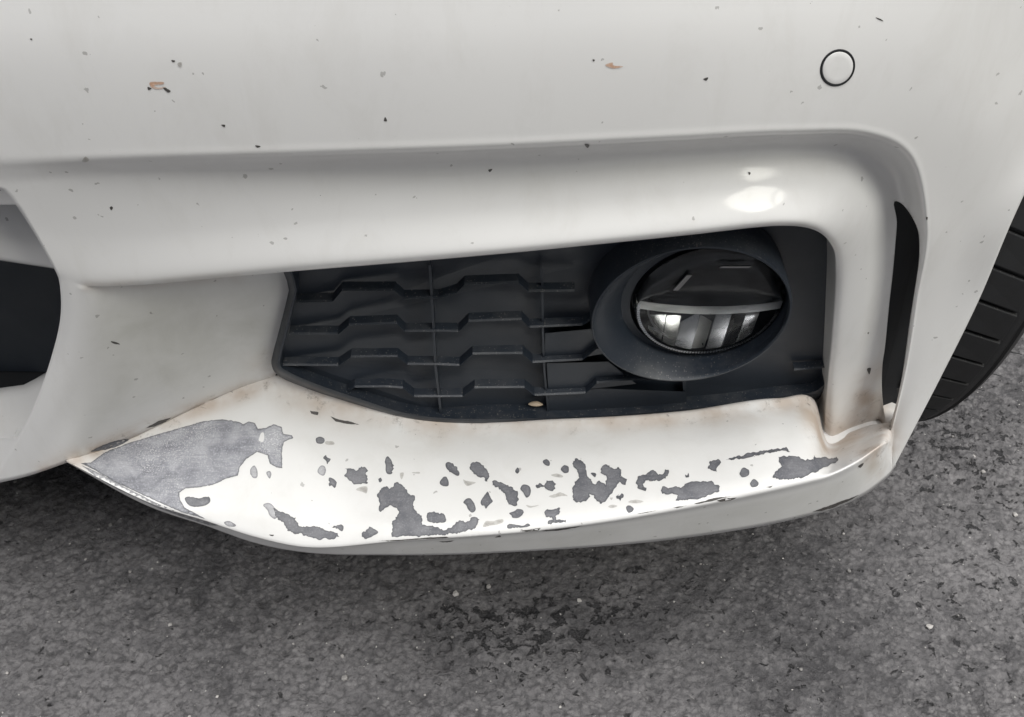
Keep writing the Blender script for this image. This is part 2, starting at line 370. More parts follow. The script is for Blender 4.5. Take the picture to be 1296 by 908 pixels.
# pillar and scoop left of the grille
S0 = [(136,350,.009),(172,334,.024),(262,324,.044),(386,316,.060)]
s0 = np.array(list(r6[:3]) + [on(a, b, U+c) for a, b, c in S0])
def srow(pts, offs): return np.array([on(p[0], p[1], U+o) for p, o in zip(pts, offs)])
s1 = srow([(77,395),(98,395),(120,393),(146,390),(182,386),(265,378),(373,372)], [.003,.001,.003,.011,.020,.039,.057])
s2 = srow([(67,445),(92,445),(117,441),(146,437),(182,432),(262,424),(362,420)], [.005,.001,.003,.010,.020,.041,.058])
s3 = srow([(40,520),(74,515),(106,507),(137,499),(174,489),(258,468),(354,456)], [.004,.000,.002,.009,.019,.042,.059])
s4 = srow([(-14,614),(38,602),(84,586),(120,573),(160,557),(263,509),(348,476)], [.004,-.002,-.004,.006,.018,.044,.059])
ghost = np.array(list(r5[:3]) + [2*s0[i]-s1[i] for i in (3, 4, 5, 6)])
Sg = loft([ghost, s0, s1, s2, s3, s4], [6, 6, 6, 8, 16, 16], [4, 10, 12, 14, 14])[4:]
Sg[0, :13] = Mg[-1, :13]
# lower lip
T0 = [(84,583,.322),(159,557,.346),(263,509,.371),(348,476,.386),(435,504,.380),(550,531,.374),(720,531,.374),(869,521,.381),(988,505,.390),(1031,507,.397),(1047,557,.386),(1084,547,.386),(1120,537,.384),(1130,548,.380)]
T3 = [(84,584,.320),(181,633,.301),(263,660,.291),(322,679,.285),(385,692,.282),(503,684,.283),(700,668,.286),(860,643,.295),(985,617,.306),(1028,607,.313),(1051,601,.318),(1084,585,.326),(1114,565,.340),(1131,566,.372)]
T5 = [(84,585,.323),(181,638,.306),(264,667,.297),(321,687,.291),(382,699,.289),(503,703,.290),(700,696,.293),(860,682,.302),(985,662,.313),(1028,652,.320),(1053,645,.325),(1092,628,.334),(1118,609,.348),(1134,590,.366)]
t0 = np.array([at(*p) for p in T0]); t3 = np.array([at(*p) for p in T3]); t5 = np.array([at(*p) for p in T5])
up = np.array((0, -.35, .94)); wt = np.array([0, .5, .9, 1, 1, 1, 1, 1, 1, .8, .5, .5, .4, .2])[:, None]
tA = lp(t0, t3, .10) - wt*up*.002; tB = lp(t0, t3, .40) + wt*up*.002; tC = lp(t0, t3, .75) + wt*up*.004; tD = lp(t0, t3, .90) + wt*up*.0034
tE = t3 + (t5-t3)*.18 + np.array((0, .0006, 0)); 
LC = [14, 14, 14, 12, 14, 18, 18, 16, 8, 8, 10, 10, 6]
tU = t5 + np.array((0, .004, -.0012)); tV = t5 + np.array((0, .10, .000))
tb = t0 + np.array((0, .035, .006))
Lg = loft([t0, tA, tB, tC, tD, t3, tE, t5], LC, [4, 8, 10, 8, 4, 4, 8])
def dense(net, counts):
    mid = net; d = np.linalg.norm(np.diff(mid, axis=0), axis=1); return crspline(net, np.concatenate(([0], np.cumsum(d))), seg_samples(counts))
body = MB()
body.grid(Mg); body.grid(Sg)
body.grid(Lg)
L0, L1 = Lg[0], Lg[-1]
body.grid(np.array([L0 + np.array((0, .02, -.03)), L0 + np.array((0, .003, -.003)), L0]))
body.grid(np.array([L1, L1 + np.array((0, .003, -.0008)), L1 + np.array((0, .012, -.0005)), L1 + np.array((0, .12, .0))]))
# left continuation of the skin above and below the central intake (beyond the frame)
ext = Mg[:60, 0]
body.grid(np.array([ext + np.array((-d, 0, 0)) for d in (0, .1, .3, .6, .9)]))
low = Sg[-10:, 0]
body.grid(np.array([low + np.array((-d, 0, 0)) for d in (0, .1, .3, .6, .9)]))
# returns: opening edge, intake edge, scoop edge, arch edge, pillar base
def flange(line, offs): body.grid(np.array([line + np.array(o) for o in offs]))
flange(Mg[-1, 12:], [(0, 0, 0), (0, .003, .0003), (0, .010, .001), (0, .075, .006)])
edge0 = np.concatenate((Mg[50:, 0], Sg[1:, 0]))
flange(edge0, [(0, 0, 0), (.0006, .002, 0), (.002, .004, 0), (.010, .014, 0), (.016, .05, 0)])
flange(Sg[:, -1], [(0, 0, 0), (.001, .003, 0), (.003, .03, 0)])
flange(Sg[-1], [(0, 0, 0), (0, .003, -.001), (0, .05, -.004)])
arch = Mg[0, sum(MC[:8]):]
flange(arch, [(0, 0, 0), (-.001, .002, 0), (-.006, .004, 0), (-.012, .006, 0)])
flange(Mg[:, -1], [(0, 0, 0), (0, .004, -.006), (0, .012, -.02)])

# ---- cut the vertical vent slot
VENT = [(1131,257),(1138,256),(1147,264),(1157,280),(1163,298),(1163,330),(1158,365),(1152,403),(1147,440),(1142,474),(1134,512),(1125,540),(1120,527),(1117,505),(1116,484),(1117,460),(1120,440),(1123,410),(1126,380),(1130,345),(1133,310),(1135,280)]
def smooth_loop(pts, n=6):
    pts = np.asarray(pts, float); k = len(pts); out = []
    for i in range(k):
        p0, p1, p2, p3 = pts[i-1], pts[i], pts[(i+1) % k], pts[(i+2) % k]
        for j in range(n):
            t = j/n; out.append(.5*((2*p1) + (-p0+p2)*t + (2*p0-5*p1+4*p2-p3)*t*t + (-p0+3*p1-3*p2+p3)*t**3))
    return np.array(out)
def poly_sdf(q, poly):
    q = np.asarray(q, float); d = np.full(len(q), 1e9); ins = np.zeros(len(q), bool); n = len(poly)
    for i in range(n):
        a, b = poly[i], poly[(i+1) % n]; ab = b-a; t = np.clip(((q-a)@ab)/max(ab@ab, 1e-12), 0, 1)
        d = np.minimum(d, np.linalg.norm(q-a-t[:, None]*ab, axis=1))
        cond = (a[1] > q[:, 1]) != (b[1] > q[:, 1])
        with np.errstate(divide='ignore', invalid='ignore'): xi = (b[0]-a[0])*(q[:, 1]-a[1])/(b[1]-a[1]) + a[0]
        ins ^= cond & (q[:, 0] < xi)
    return np.where(ins, -d, d)
def line_dist(q, line):
    d = np.full(len(q), 1e9)
    for a, b in zip(line[:-1], line[1:]):
        a = np.array(a, float); b = np.array(b, float); ab = b-a; t = np.clip(((q-a)@ab)/max(ab@ab, 1e-12), 0, 1)
        d = np.minimum(d, np.linalg.norm(q-a-t[:, None]*ab, axis=1))
    return d
vent = smooth_loop(VENT, 5)
me = mesh_from('bumper_cover', body.v, body.f)
bm = bmesh.new(); bm.from_mesh(me)
bmesh.ops.remove_doubles(bm, verts=bm.verts, dist=2e-5)
bmesh.ops.recalc_face_normals(bm, faces=bm.faces)
near = [f for f in bm.faces if any((abs(v.co.x-.27) < .07 and .18 < v.co.z < .5) for v in f.verts)]
bmesh.ops.triangulate(bm, faces=near)
bm.verts.ensure_lookup_table()
V = np.array([v.co for v in bm.verts]); SD = poly_sdf(proj(V), vent); SD[V[:, 2] < .19] = 9
# only the outer sheet is cut, not the returns behind it
sdl = {v: SD[i] for i, v in enumerate(bm.verts)}
cut = [e for e in bm.edges if sdl[e.verts[0]]*sdl[e.verts[1]] < 0]
for e in cut:
    a, b = e.verts; f = sdl[a]/(sdl[a]-sdl[b])
    _, nv = bmesh.utils.edge_split(e, a, f); sdl[nv] = 0.
fs = [f for f in bm.faces if len(f.verts) > 3]
for f in fs:
    zs = [v for v in f.verts if sdl[v] == 0.]
    if len(zs) == 2:
        try: bmesh.utils.face_split(f, zs[0], zs[1])
        except ValueError: pass
dead = [f for f in bm.faces if all(sdl[v] <= 0 for v in f.verts) and any(sdl[v] < 0 for v in f.verts)]
bmesh.ops.delete(bm, geom=dead, context='FACES')
# turned-in edge of the vent
ve = [e for e in bm.edges if e.is_boundary and all(sdl.get(v, 1) == 0. for v in e.verts)]
ex = bmesh.ops.extrude_edge_only(bm, edges=ve)
nv = [g for g in ex['geom'] if isinstance(g, bmesh.types.BMVert)]
for v in nv:
    q_ = proj(np.array(v.co)); mid_ = 1136 - (q_[1]-300)*.066
    v.co += Vector((.016, .012, 0)) if q_[0] > mid_ else Vector((-.002, .022, 0))
bmesh.ops.recalc_face_normals(bm, faces=bm.faces)
bm.to_mesh(me); bm.free()
Vv = np.array([v.co for v in me.vertices]); Q = proj(Vv)
GR = [([(350,470),(440,506),(550,533)], 26, .9), ([(550,533),(720,536),(869,527),(1000,508)], 17, .8), ([(350,468),(380,492),(430,508)], 30, .9),
      ([(1020,510),(1036,535),(1045,560),(1075,548),(1110,520)], 20, 1.), ([(1095,505),(1112,525),(1120,560)], 16, .95), ([(1095,575),(1112,563),(1108,590)], 14, .9),
      ([(120,570),(216,532),(300,500),(345,482)], 12, .9), ([(430,510),(480,528),(560,541)], 12, .65), ([(60,595),(95,583)], 14, .8), ([(110,363),(200,358),(300,352)], 7, .4), ([(1120,540),(1128,562)], 14, .9),
      ([(1090,480),(1115,470)], 14, .4)]
g = np.zeros(len(Vv))
for ln, rad, st in GR: g = np.maximum(g, st*np.exp(-(line_dist(Q, ln)/rad)**2))
ga = me.attributes.new('grime', 'FLOAT', 'POINT'); ga.data.foreach_set('value', g.astype(np.float32))
du = np.zeros(len(Vv)); inS = poly_sdf(Q, np.array([(95,340),(400,310),(380,490),(215,540),(80,600),(85,460)], float)); du = np.clip(-inS/80, 0, 1); du = du*du*(3-2*du)
fas = poly_sdf(Q, np.array([(500,690),(700,674),(860,650),(985,625),(1060,605),(1110,575),(1130,590),(1060,650),(860,690),(500,710)], float)); du = np.maximum(du, np.clip(-fas/8, 0, 1)*.6)
lipd = poly_sdf(Q, np.array([(84,583),(265,506),(348,478),(550,533),(869,523),(1035,505),(1045,560),(1120,540),(1120,562),(985,617),(700,668),(503,684),(385,692),(263,660)], float)); du = np.maximum(du, np.clip(-lipd/10, 0, 1)*.22)
da = me.attributes.new('dust', 'FLOAT', 'POINT'); da.data.foreach_set('value', du.astype(np.float32))
bumper = link('bumper_cover', me, PAINT, car)
bumper['label'] = 'white painted bumper cover with scraped grey patches along its lower lip'
BVH = BVHTree.FromPolygons([tuple(v) for v in Vv], [tuple(p.vertices) for p in me.polygons])
CAMV = Vector((0, 0, CAMH))
def hit(px, py):
    d = Vector(ray(px, py)).normalized(); loc, n, i, dist = BVH.ray_cast(CAMV, d)
    if loc is None: return None
    if n.dot(d) > 0: n = -n
    return loc, n

# ---- chips: bare primer where the paint has flaked off
def rough_poly(pts, jag, seed):
    r = np.random.default_rng(seed); pts = np.asarray(pts, float); out = []
    n = len(pts)
    for i in range(n):
        a, b = pts[i], pts[(i+1) % n]; L = np.linalg.norm(b-a); k = max(1, int(L/1.6)); nn = np.array((-(b-a)[1], (b-a)[0]))/max(L, 1e-6)
        w = 0
        for j in range(k):
            t = j/k; w = .55*w + r.normal(0, jag)
            out.append(a + (b-a)*t + nn*w*(math.sin(math.pi*t)*.8+.2))
    return np.array(out)
def chip(name, pts, material, seed, jag=.35, lift=.00022, step=3.2):
    if len(pts) <= 9 and name != 'scrape_mark': pts = smooth_loop(pts, 3)
    poly = rough_poly(pts, jag, seed); lo, hi = poly.min(0), poly.max(0)
    gxx, gyy = np.meshgrid(np.arange(lo[0], hi[0], step), np.arange(lo[1], hi[1], step)); q = np.stack((gxx.ravel(), gyy.ravel()), -1)
    if len(q):
        q = q + np.random.default_rng(seed).normal(0, .25, q.shape); s = poly_sdf(q, poly); q = q[s < -1.1]
    else: q = np.zeros((0, 2))
    inner = []
    allp = [Vector(p) for p in poly] + [Vector(p) for p in q]
    nb = len(poly)
    res = delaunay_2d_cdt(allp, [], [list(range(nb))], 1, 1e-5)
    vs, fs_ = res[0], res[2]
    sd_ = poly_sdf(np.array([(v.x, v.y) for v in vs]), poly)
    pos = []; ed = []
    for v, s in zip(vs, sd_):
        hh = hit(v.x, v.y)
        if hh is None: pos.append(None); ed.append(0); continue
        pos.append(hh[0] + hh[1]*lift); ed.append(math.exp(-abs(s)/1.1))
    keep = {}; vv = []; ee = []
    for i, p in enumerate(pos):
        if p is not None: keep[i] = len(vv); vv.append(p); ee.append(ed[i])
    faces = []
    for f in fs_:
        if all(i in keep for i in f):
            tri = [vv[keep[i]] for i in f]
            if max((tri[0]-tri[1]).length, (tri[1]-tri[2]).length, (tri[2]-tri[0]).length) < .02: faces.append(tuple(keep[i] for i in f))
    if not faces: return
    me = mesh_from(name, vv, faces)
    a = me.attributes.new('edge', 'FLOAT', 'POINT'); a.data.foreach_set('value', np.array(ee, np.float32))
    bm = bmesh.new(); bm.from_mesh(me)
    for f in bm.faces:
        if f.normal.dot(CAMV - f.calc_center_median()) < 0: f.normal_flip()
    bm.to_mesh(me); bm.free()
    return link(name, me, material, bumper)
CA = lambda L: [(80+x*.23148, 520+y*.23148) for x, y in L]
CB = lambda L: [(320+x*.18519, 560+y*.18519) for x, y in L]
CC = lambda L: [(540+x*.18519, 560+y*.18519) for x, y in L]
CD = lambda L: [(700+x*.16975, 550+y*.16975) for x, y in L]
CE = lambda L: [(860+x*.21605, 540+y*.21605) for x, y in L]
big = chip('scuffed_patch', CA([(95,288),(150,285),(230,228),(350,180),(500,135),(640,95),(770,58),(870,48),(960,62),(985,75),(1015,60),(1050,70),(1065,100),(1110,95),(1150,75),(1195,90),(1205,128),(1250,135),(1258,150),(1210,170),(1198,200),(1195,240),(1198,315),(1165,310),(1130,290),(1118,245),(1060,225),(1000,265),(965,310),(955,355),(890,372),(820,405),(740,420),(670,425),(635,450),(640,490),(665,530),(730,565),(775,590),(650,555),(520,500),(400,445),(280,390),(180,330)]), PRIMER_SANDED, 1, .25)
if big: big['label'] = 'large scuffed grey primer patch at the tip of the lip'
chip('paint_remnant', CA([(1072,150),(1082,124),(1097,122),(1100,150),(1092,172),(1070,165)]), PAINT, 90, .15, .0004)
PR = [CA([(150,222),(200,195),(280,165),(360,158),(300,195),(220,215)]), CA([(665,480),(690,470),(740,480),(795,470),(803,500),(770,520),(710,525),(680,510)])]
PP = [CA([(1022,325),(1045,300),(1062,330),(1060,365),(1035,365)]), CA([(1110,340),(1130,330),(1138,350),(1128,372)]), CA([(880,610),(910,604),(945,625),(930,635),(895,628)]),
      CB([(70,430),(100,415),(130,425),(155,460),(165,500),(150,525),(115,500),(100,465)])]
PR2 = [CB([(140,450),(200,475),(250,495),(270,510),(310,550),(330,575),(375,575),(440,575),(490,600),(550,610),(580,620),(592,645),(560,660),(520,665),(480,655),(440,662),(380,645),(330,620),(280,625),(235,605),(225,575),(190,535),(160,515)]),
  CB([(480,110),(498,90),(510,105),(533,115),(520,135),(508,150),(500,125)]), CB([(520,245),(550,250),(573,275),(560,315),(540,295),(520,300)]),
  CB([(625,225),(640,210),(630,180),(660,180),(710,195),(725,175),(770,172),(788,195),(770,215),(785,250),(782,285),(740,288),(690,290),(660,265)]),
  CB([(903,125),(918,98),(940,115),(955,150),(955,210),(930,220),(910,205),(908,160)]), CB([(858,255),(875,243),(883,262),(868,277)]),
  CB([(850,355),(880,315),(915,300),(935,320),(945,310),(965,290),(985,272),(1010,285),(1040,320),(1060,350),(1080,365),(1105,365),(1100,405),(1095,430),(1105,460),(1140,490),(1160,530),(1160,565),(1208,570),(1248,580),(1318,600),(1368,570),(1403,545),(1438,535),(1478,540),(1488,520),(1533,515),(1550,530),(1538,555),(1498,600),(1438,610),(1368,625),(1288,632),(1218,635),(1140,645),(1080,640),(1000,645),(950,647),(952,540),(985,510),(1000,475),(985,450),(940,430),(900,455),(875,478),(862,450),(860,400)]),
  CB([(745,620),(790,590),(800,578),(850,605),(850,625),(800,650),(765,660)]), CB([(535,577),(615,568),(615,605),(590,600)]),
  CC([(130,150),(155,137),(200,165),(225,210),(215,230),(180,215),(140,185)]), CC([(92,265),(125,235),(148,260),(150,295),(125,303),(95,290)]),
  CC([(292,170),(310,140),(350,135),(390,160),(412,190),(428,235),(415,270),(400,248),(370,245),(320,215)]), CC([(605,195),(622,175),(635,195),(625,215),(610,210)]),
  CC([(795,135),(818,115),(840,135),(840,160),(815,160)]), CC([(915,185),(940,158),(970,170),(968,205),(940,210)]),
  CC([(448,270),(465,260),(530,285),(590,310),(625,345),(628,385),(620,430),(590,435),(560,425),(545,380),(525,345),(490,305),(450,295)]),
  CC([(640,320),(660,290),(700,300),(712,330),(705,360),(683,380),(660,345)]), CC([(748,290),(770,280),(790,292),(810,285),(820,262),(860,262),(885,285),(880,320),(850,335),(820,320),(805,305),(780,305),(755,315)]),
  CC([(372,400),(395,365),(418,338),(435,375),(452,405),(425,430),(405,455),(395,435),(375,430)]), CC([(250,410),(280,383),(310,395),(330,435),(335,465),(310,482),(285,460),(270,430)]),
  CC([(5,485),(60,480),(115,490),(133,530),(120,548),(60,550),(10,540)]), CC([(550,575),(565,558),(620,565),(660,570),(690,556),(708,570),(670,582),(620,585),(560,590)]),
  CC([(565,485),(600,470),(620,458),(655,462),(660,490),(630,515),(590,518),(580,500)]),
  CC([(805,480),(825,458),(870,460),(905,445),(912,475),(880,505),(885,530),(940,535),(955,530),(955,548),(920,550),(870,550),(828,560),(830,540),(860,530),(855,515),(815,512)]),
  CD([(150,240),(150,200),(185,182),(225,205),(245,250),(252,305),(290,355),(315,375),(345,345),(375,365),(395,385),(390,350),(400,320),(365,295),(355,265),(380,230),(420,232),(455,260),(490,245),(508,265),(505,300),(500,320),(530,325),(548,350),(540,378),(510,370),(495,355),(460,405),(435,445),(400,490),(360,520),(325,500),(305,455),(270,445),(262,485),(215,505),(170,510),(148,490),(143,400),(160,355),(195,325),(180,270)]),
  CD([(615,360),(630,315),(670,300),(710,285),(735,270),(770,285),(785,305),(825,290),(835,262),(860,265),(858,300),(840,330),(800,348),(740,350),(690,345),(670,370),(698,400),(690,425),(660,415),(630,385)]),
  CD([(803,420),(815,390),(870,400),(920,390),(960,395),(1010,360),(1080,350),(1180,347),(1210,380),(1243,390),(1240,425),(1190,445),(1120,470),(1030,485),(915,497),(930,455),(860,450),(815,445)]),
  CD([(1155,258),(1170,230),(1170,200),(1210,195),(1230,185),(1248,200),(1240,230),(1225,245),(1222,280),(1190,270)]), CD([(545,545),(565,530),(600,550),(590,575),(560,585)]), CD([(280,290),(318,290),(315,320),(300,312)]),
  CD([(470,462),(488,446),(486,462),(500,458),(512,440),(526,450),(522,475),(502,496),(490,482),(476,480)]), CD([(985,300),(998,308),(1008,290),(1014,318),(990,322)]),
  CE([(545,300),(560,265),(600,235),(580,180),(625,178),(670,175),(710,190),(785,195),(790,168),(800,185),(850,178),(900,190),(920,180),(930,200),(915,215),(880,225),(830,250),(780,270),(740,292),(690,305),(600,312)]),
  CE([(352,275),(370,243),(395,250),(408,260),(405,285),(375,300),(358,290)]), CE([(413,335),(435,310),(462,330),(455,350),(425,357)]), [(400,555),(406,553),(411,557),(408,562),(401,561)],
  CE([(270,195),(330,180),(400,155),(470,143),(570,130),(600,128),(625,120),(648,150),(600,140),(560,148),(470,168),(380,188),(320,195)])]
PP += [CB([(445,185),(465,160),(490,165),(500,195),(485,228),(460,222),(443,205)])]
SM = [CB([(705,325),(740,305),(782,305),(778,350),(750,340)]), CB([(1005,215),(1030,208),(1030,230),(1015,255)]), CB([(1088,207),(1135,203),(1140,215),(1100,213)]),
      CC([(250,255),(270,265),(335,275),(310,290),(280,300),(260,285)]), CC([(850,225),(890,215),(930,230),(925,242),(880,238)]), CC([(835,370),(880,355),(915,343),(965,368),(920,368),(870,380)]),
      CC([(385,580),(405,540),(450,540),(515,525),(523,545),(490,560),(430,570)]), CC([(680,430),(720,437),(770,430),(720,447),(695,445)]),
      CD([(410,540),(440,525),(480,535),(440,550)]), CD([(560,505),(610,488),(675,502),(610,515)]), [(412,559),(421,559),(423,563),(413,563)]]
SL = [CC([(-20,652),(120,645),(175,647),(90,655),(0,660)]), CC([(80,678),(190,670),(140,682)]), CC([(650,602),(780,585),(760,605),(680,610)]), CC([(780,602),(900,590),(1070,568),(950,595),(820,606)]), CC([(465,650),(500,635),(510,645)]),
      CD([(620,592),(780,565),(700,583)]), CD([(890,547),(1000,530),(920,550)]), CD([(1050,517),(1180,485),(1296,462),(1190,497),(1090,517)]),
      CE([(218,433),(270,420),(335,415),(300,432),(240,440)]), CE([(90,450),(200,420),(300,408),(220,427),(130,447)]), CE([(500,355),(555,345),(530,358)]), CE([(780,497),(900,455),(1050,400),(1000,430),(900,475),(830,495)]),
      CB([(860,672),(960,668),(1188,652),(1188,658),(980,674)]), CB([(110,630),(145,632),(140,640),(120,638)]), CA([(450,95),(520,55),(590,38),(560,60),(500,85)]),
      [(418,527),(428,531),(444,534),(455,538),(440,537),(425,534)], [(392,520),(403,522),(402,526),(394,524)]]
k = 10
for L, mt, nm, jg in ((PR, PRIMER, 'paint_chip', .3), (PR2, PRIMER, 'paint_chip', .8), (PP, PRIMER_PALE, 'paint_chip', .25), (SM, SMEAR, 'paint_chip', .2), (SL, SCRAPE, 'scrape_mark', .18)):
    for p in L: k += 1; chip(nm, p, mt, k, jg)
# scuffed rim along the tip's lower edge
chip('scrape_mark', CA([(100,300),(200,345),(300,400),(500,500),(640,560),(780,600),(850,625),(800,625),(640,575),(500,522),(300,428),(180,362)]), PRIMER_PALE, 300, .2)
# dirt splashes on the upper skin
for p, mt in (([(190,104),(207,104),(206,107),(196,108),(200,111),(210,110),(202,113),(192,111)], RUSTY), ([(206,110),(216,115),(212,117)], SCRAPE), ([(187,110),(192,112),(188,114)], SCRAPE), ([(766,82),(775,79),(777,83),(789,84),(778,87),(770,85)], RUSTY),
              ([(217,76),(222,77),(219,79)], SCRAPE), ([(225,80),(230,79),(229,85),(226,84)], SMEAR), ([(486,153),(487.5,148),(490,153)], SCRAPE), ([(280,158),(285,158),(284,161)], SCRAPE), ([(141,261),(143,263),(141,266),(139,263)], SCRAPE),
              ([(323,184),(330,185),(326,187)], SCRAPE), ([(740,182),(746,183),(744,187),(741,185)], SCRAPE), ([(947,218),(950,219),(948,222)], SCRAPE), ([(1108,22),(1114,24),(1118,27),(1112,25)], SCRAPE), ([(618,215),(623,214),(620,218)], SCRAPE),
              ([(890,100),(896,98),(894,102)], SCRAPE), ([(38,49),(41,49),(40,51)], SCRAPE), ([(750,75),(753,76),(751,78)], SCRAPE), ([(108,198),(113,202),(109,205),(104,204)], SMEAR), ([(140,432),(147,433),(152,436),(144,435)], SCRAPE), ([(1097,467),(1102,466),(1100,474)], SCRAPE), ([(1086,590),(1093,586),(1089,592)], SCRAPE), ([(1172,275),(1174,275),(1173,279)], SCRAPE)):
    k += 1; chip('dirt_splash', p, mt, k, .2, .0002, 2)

# ------------------------------------------------------------------ parking sensor
h0 = hit(1060, 86); c, n = h0
tx = Vector((0, 0, 1)).cross(n).normalized(); ty = n.cross(tx)
rim_px = [hit(1060 + 21.5*math.cos(a)*1.0 + 3*math.sin(a), 86 - 23.0*math.sin(a) + 0*math.cos(a)) for a in np.linspace(0, 2*math.pi, 64, endpoint=False)]
loop = np.array([tuple(p[0]) for p in rim_px]); cc = loop.mean(0); nn = np.array(n)
ring = lambda s, l: cc + (loop-cc)*s + nn*l
mb = MB(); mb.grid(np.array([ring(1.03, .00005), ring(1.0, .0004), ring(.95, .0004), ring(.90, .00022), ring(.89, .0000)]), wrap=True); sens = mb.build('parking_sensor', DARK, car)
mb = MB(); rows = [ring(.89, -.0003), ring(.885, .0003), ring(.86, .0004)] + [ring(s, .0004) for s in (.6, .3, .02)]; mb.grid(np.array(rows), wrap=True)
mb.build('sensor_face', PAINT, sens)

# ------------------------------------------------------------------ lower grille with slats and ribs
OPEN = [(385,312),(373,368),(362,415),(353,450),(352,462),(360,471),(395,487),(435,501),(503,523),(550,531),(612,533),(720,531),(800,527),(869,521),(930,514),(988,505),(1025,500),(1040,493),(1048,478),(1054,420),(1058,350),(1058,325),(1050,300),(1020,276),(988,266),(860,276),(640,296)]
op = smooth_loop(OPEN, 4); gon = lambda q, off=0.: on(q[0], q[1], off, G)
cen = np.array((700, 420.))
def inset(loop, d):
    n = len(loop); out = []
    for i in range(n):
        tg = loop[(i+1) % n]-loop[i-1]; nrm = np.array((-tg[1], tg[0]))/max(np.linalg.norm(tg), 1e-6)
        if nrm @ (cen-loop[i]) < 0: nrm = -nrm
        out.append(loop[i]+nrm*d)
    return np.array(out)
gmb = MB()
o1 = [gon(q, .006) for q in inset(op, -9)]
gmb.add([gon(q, .0060) for q in inset(op, -6)], [tuple(range(len(op)))])
grille = gmb.build('lower_grille', BLACK, car, False)
mb = MB()
mb.grid(np.array([[gon(q, .010) for q in inset(op, -8)], [gon(q, -.0015) for q in inset(op, -3)], [gon(q, -.003) for q in inset(op, 0)], [gon(q, -.003) for q in inset(op, 2.5)], [gon(q, -.002) for q in inset(op, 3.5)], [gon(q, -.002) + np.array((0, .020, -.001)) for q in inset(op, 3.8)]]), wrap=True)
mb.build('frame', BLACK, grille, True, sharp=.6)
CF = lambda L: [(340+x*.23121, 330+y*.23121) for x, y in L]
CG = lambda L: [(560+x*.25343, 310+y*.25343) for x, y in L]
SLATS = [CF([(150,225),(350,220),(400,160),(690,160),(740,205),(930,202)]) + CG([(70,235),(110,195),(380,185),(430,230),(660,228)]),
         CF([(112,400),(380,400),(440,350),(700,340),(745,385),(930,384)]) + CG([(80,430),(130,380),(395,370),(435,410),(700,398),(760,360)]),
         CF([(78,570),(380,572),(450,525),(705,522),(760,565),(930,567)]) + CG([(85,600),(150,543),(400,540),(450,585),(700,572),(770,515),(840,508)]),
         CF([(418,722),(470,690),(640,688),(735,695),(795,742),(930,742)]) + CG([(100,755),(160,712),(410,710),(460,750),(715,738),(770,688),(940,672),(1060,672)]),
         [(1005,468),(1030,466),(1046,464)]]
def slat(line, th, dep, name, parent, lift=0.):
    F_ = np.array([gon(q, lift) for q in line]); b_ = F_ + np.array((0, dep, .001)); mb = MB()
    dn = np.array((0, .0, -th)); fr = np.array((0, -.0005, -.0005))
    mb.grid(np.array([b_, F_+np.array((0, .0008, .0002)), F_+fr, F_+dn, b_+dn]))
    for i in (0, -1): mb.add([b_[i], F_[i]+fr, F_[i]+dn, b_[i]+dn], [(0, 1, 2, 3)])
    return mb.build(name, BLACK, parent, False)
for L in SLATS: slat(L, .0011, .0060, 'slat', grille)
def rib(line, name='rib', wd=.0012, lift=.0008):
    F_ = np.array([gon(q, lift) for q in line]); mb = MB(); a = np.array((wd, 0, 0)); bk = np.array((0, .0060, 0))
    mb.grid(np.array([F_-a+bk, F_-a, F_+a, F_+a+bk])); return mb.build(name, BLACK, grille, False)
rib([(544,336),(549,420),(551,462),(558,524)], wd=.0008); rib([(686,340),(687,417),(689,470),(694,522)], lift=.003, wd=.0007); rib([(866,480),(867,516)], lift=.005)
# raised blanking panels right of the second rib
for q in ([(690,422),(756,416),(764,448),(740,452),(690,454)], [(692,460),(770,458),(805,486),(752,492),(694,494)], [(694,499),(760,492),(868,496),(868,518),(780,527),(735,526),(694,520)]):
    mb = MB(); f_ = np.array([gon(p, .0040) for p in q]); b_ = np.array([gon(p, .0061) for p in q]); mb.add(f_, [tuple(range(len(q)))]); mb.grid(np.array([f_, b_]), wrap=True); mb.build('blanking_panel', BLACK, grille, False)
# dry seed lying on the bottom frame
sp = gon((678, 512), .006); mb = MB(); rows = []
for s in np.linspace(0, 1, 9):
    rr = .0019*math.sin(math.pi*(.06+.9*s))**.8; xx = (s-.5)*.0105
    rows.append([(xx, rr*math.cos(a)*1.1, rr*.8*math.sin(a)+.001*math.sin(s*3)) for a in np.linspace(0, 2*math.pi, 12, endpoint=False)])
mb.ring(rows); SEED = simple('dry_seed', (.46, .37, .27), .7); seed = mb.build('dry_seed', SEED)
seed.location = sp; seed.rotation_euler = (.2, .12, .05); seed['label'] = 'small tan dry seed lying on the bottom ledge of the black grille'; seed['category'] = 'seed'

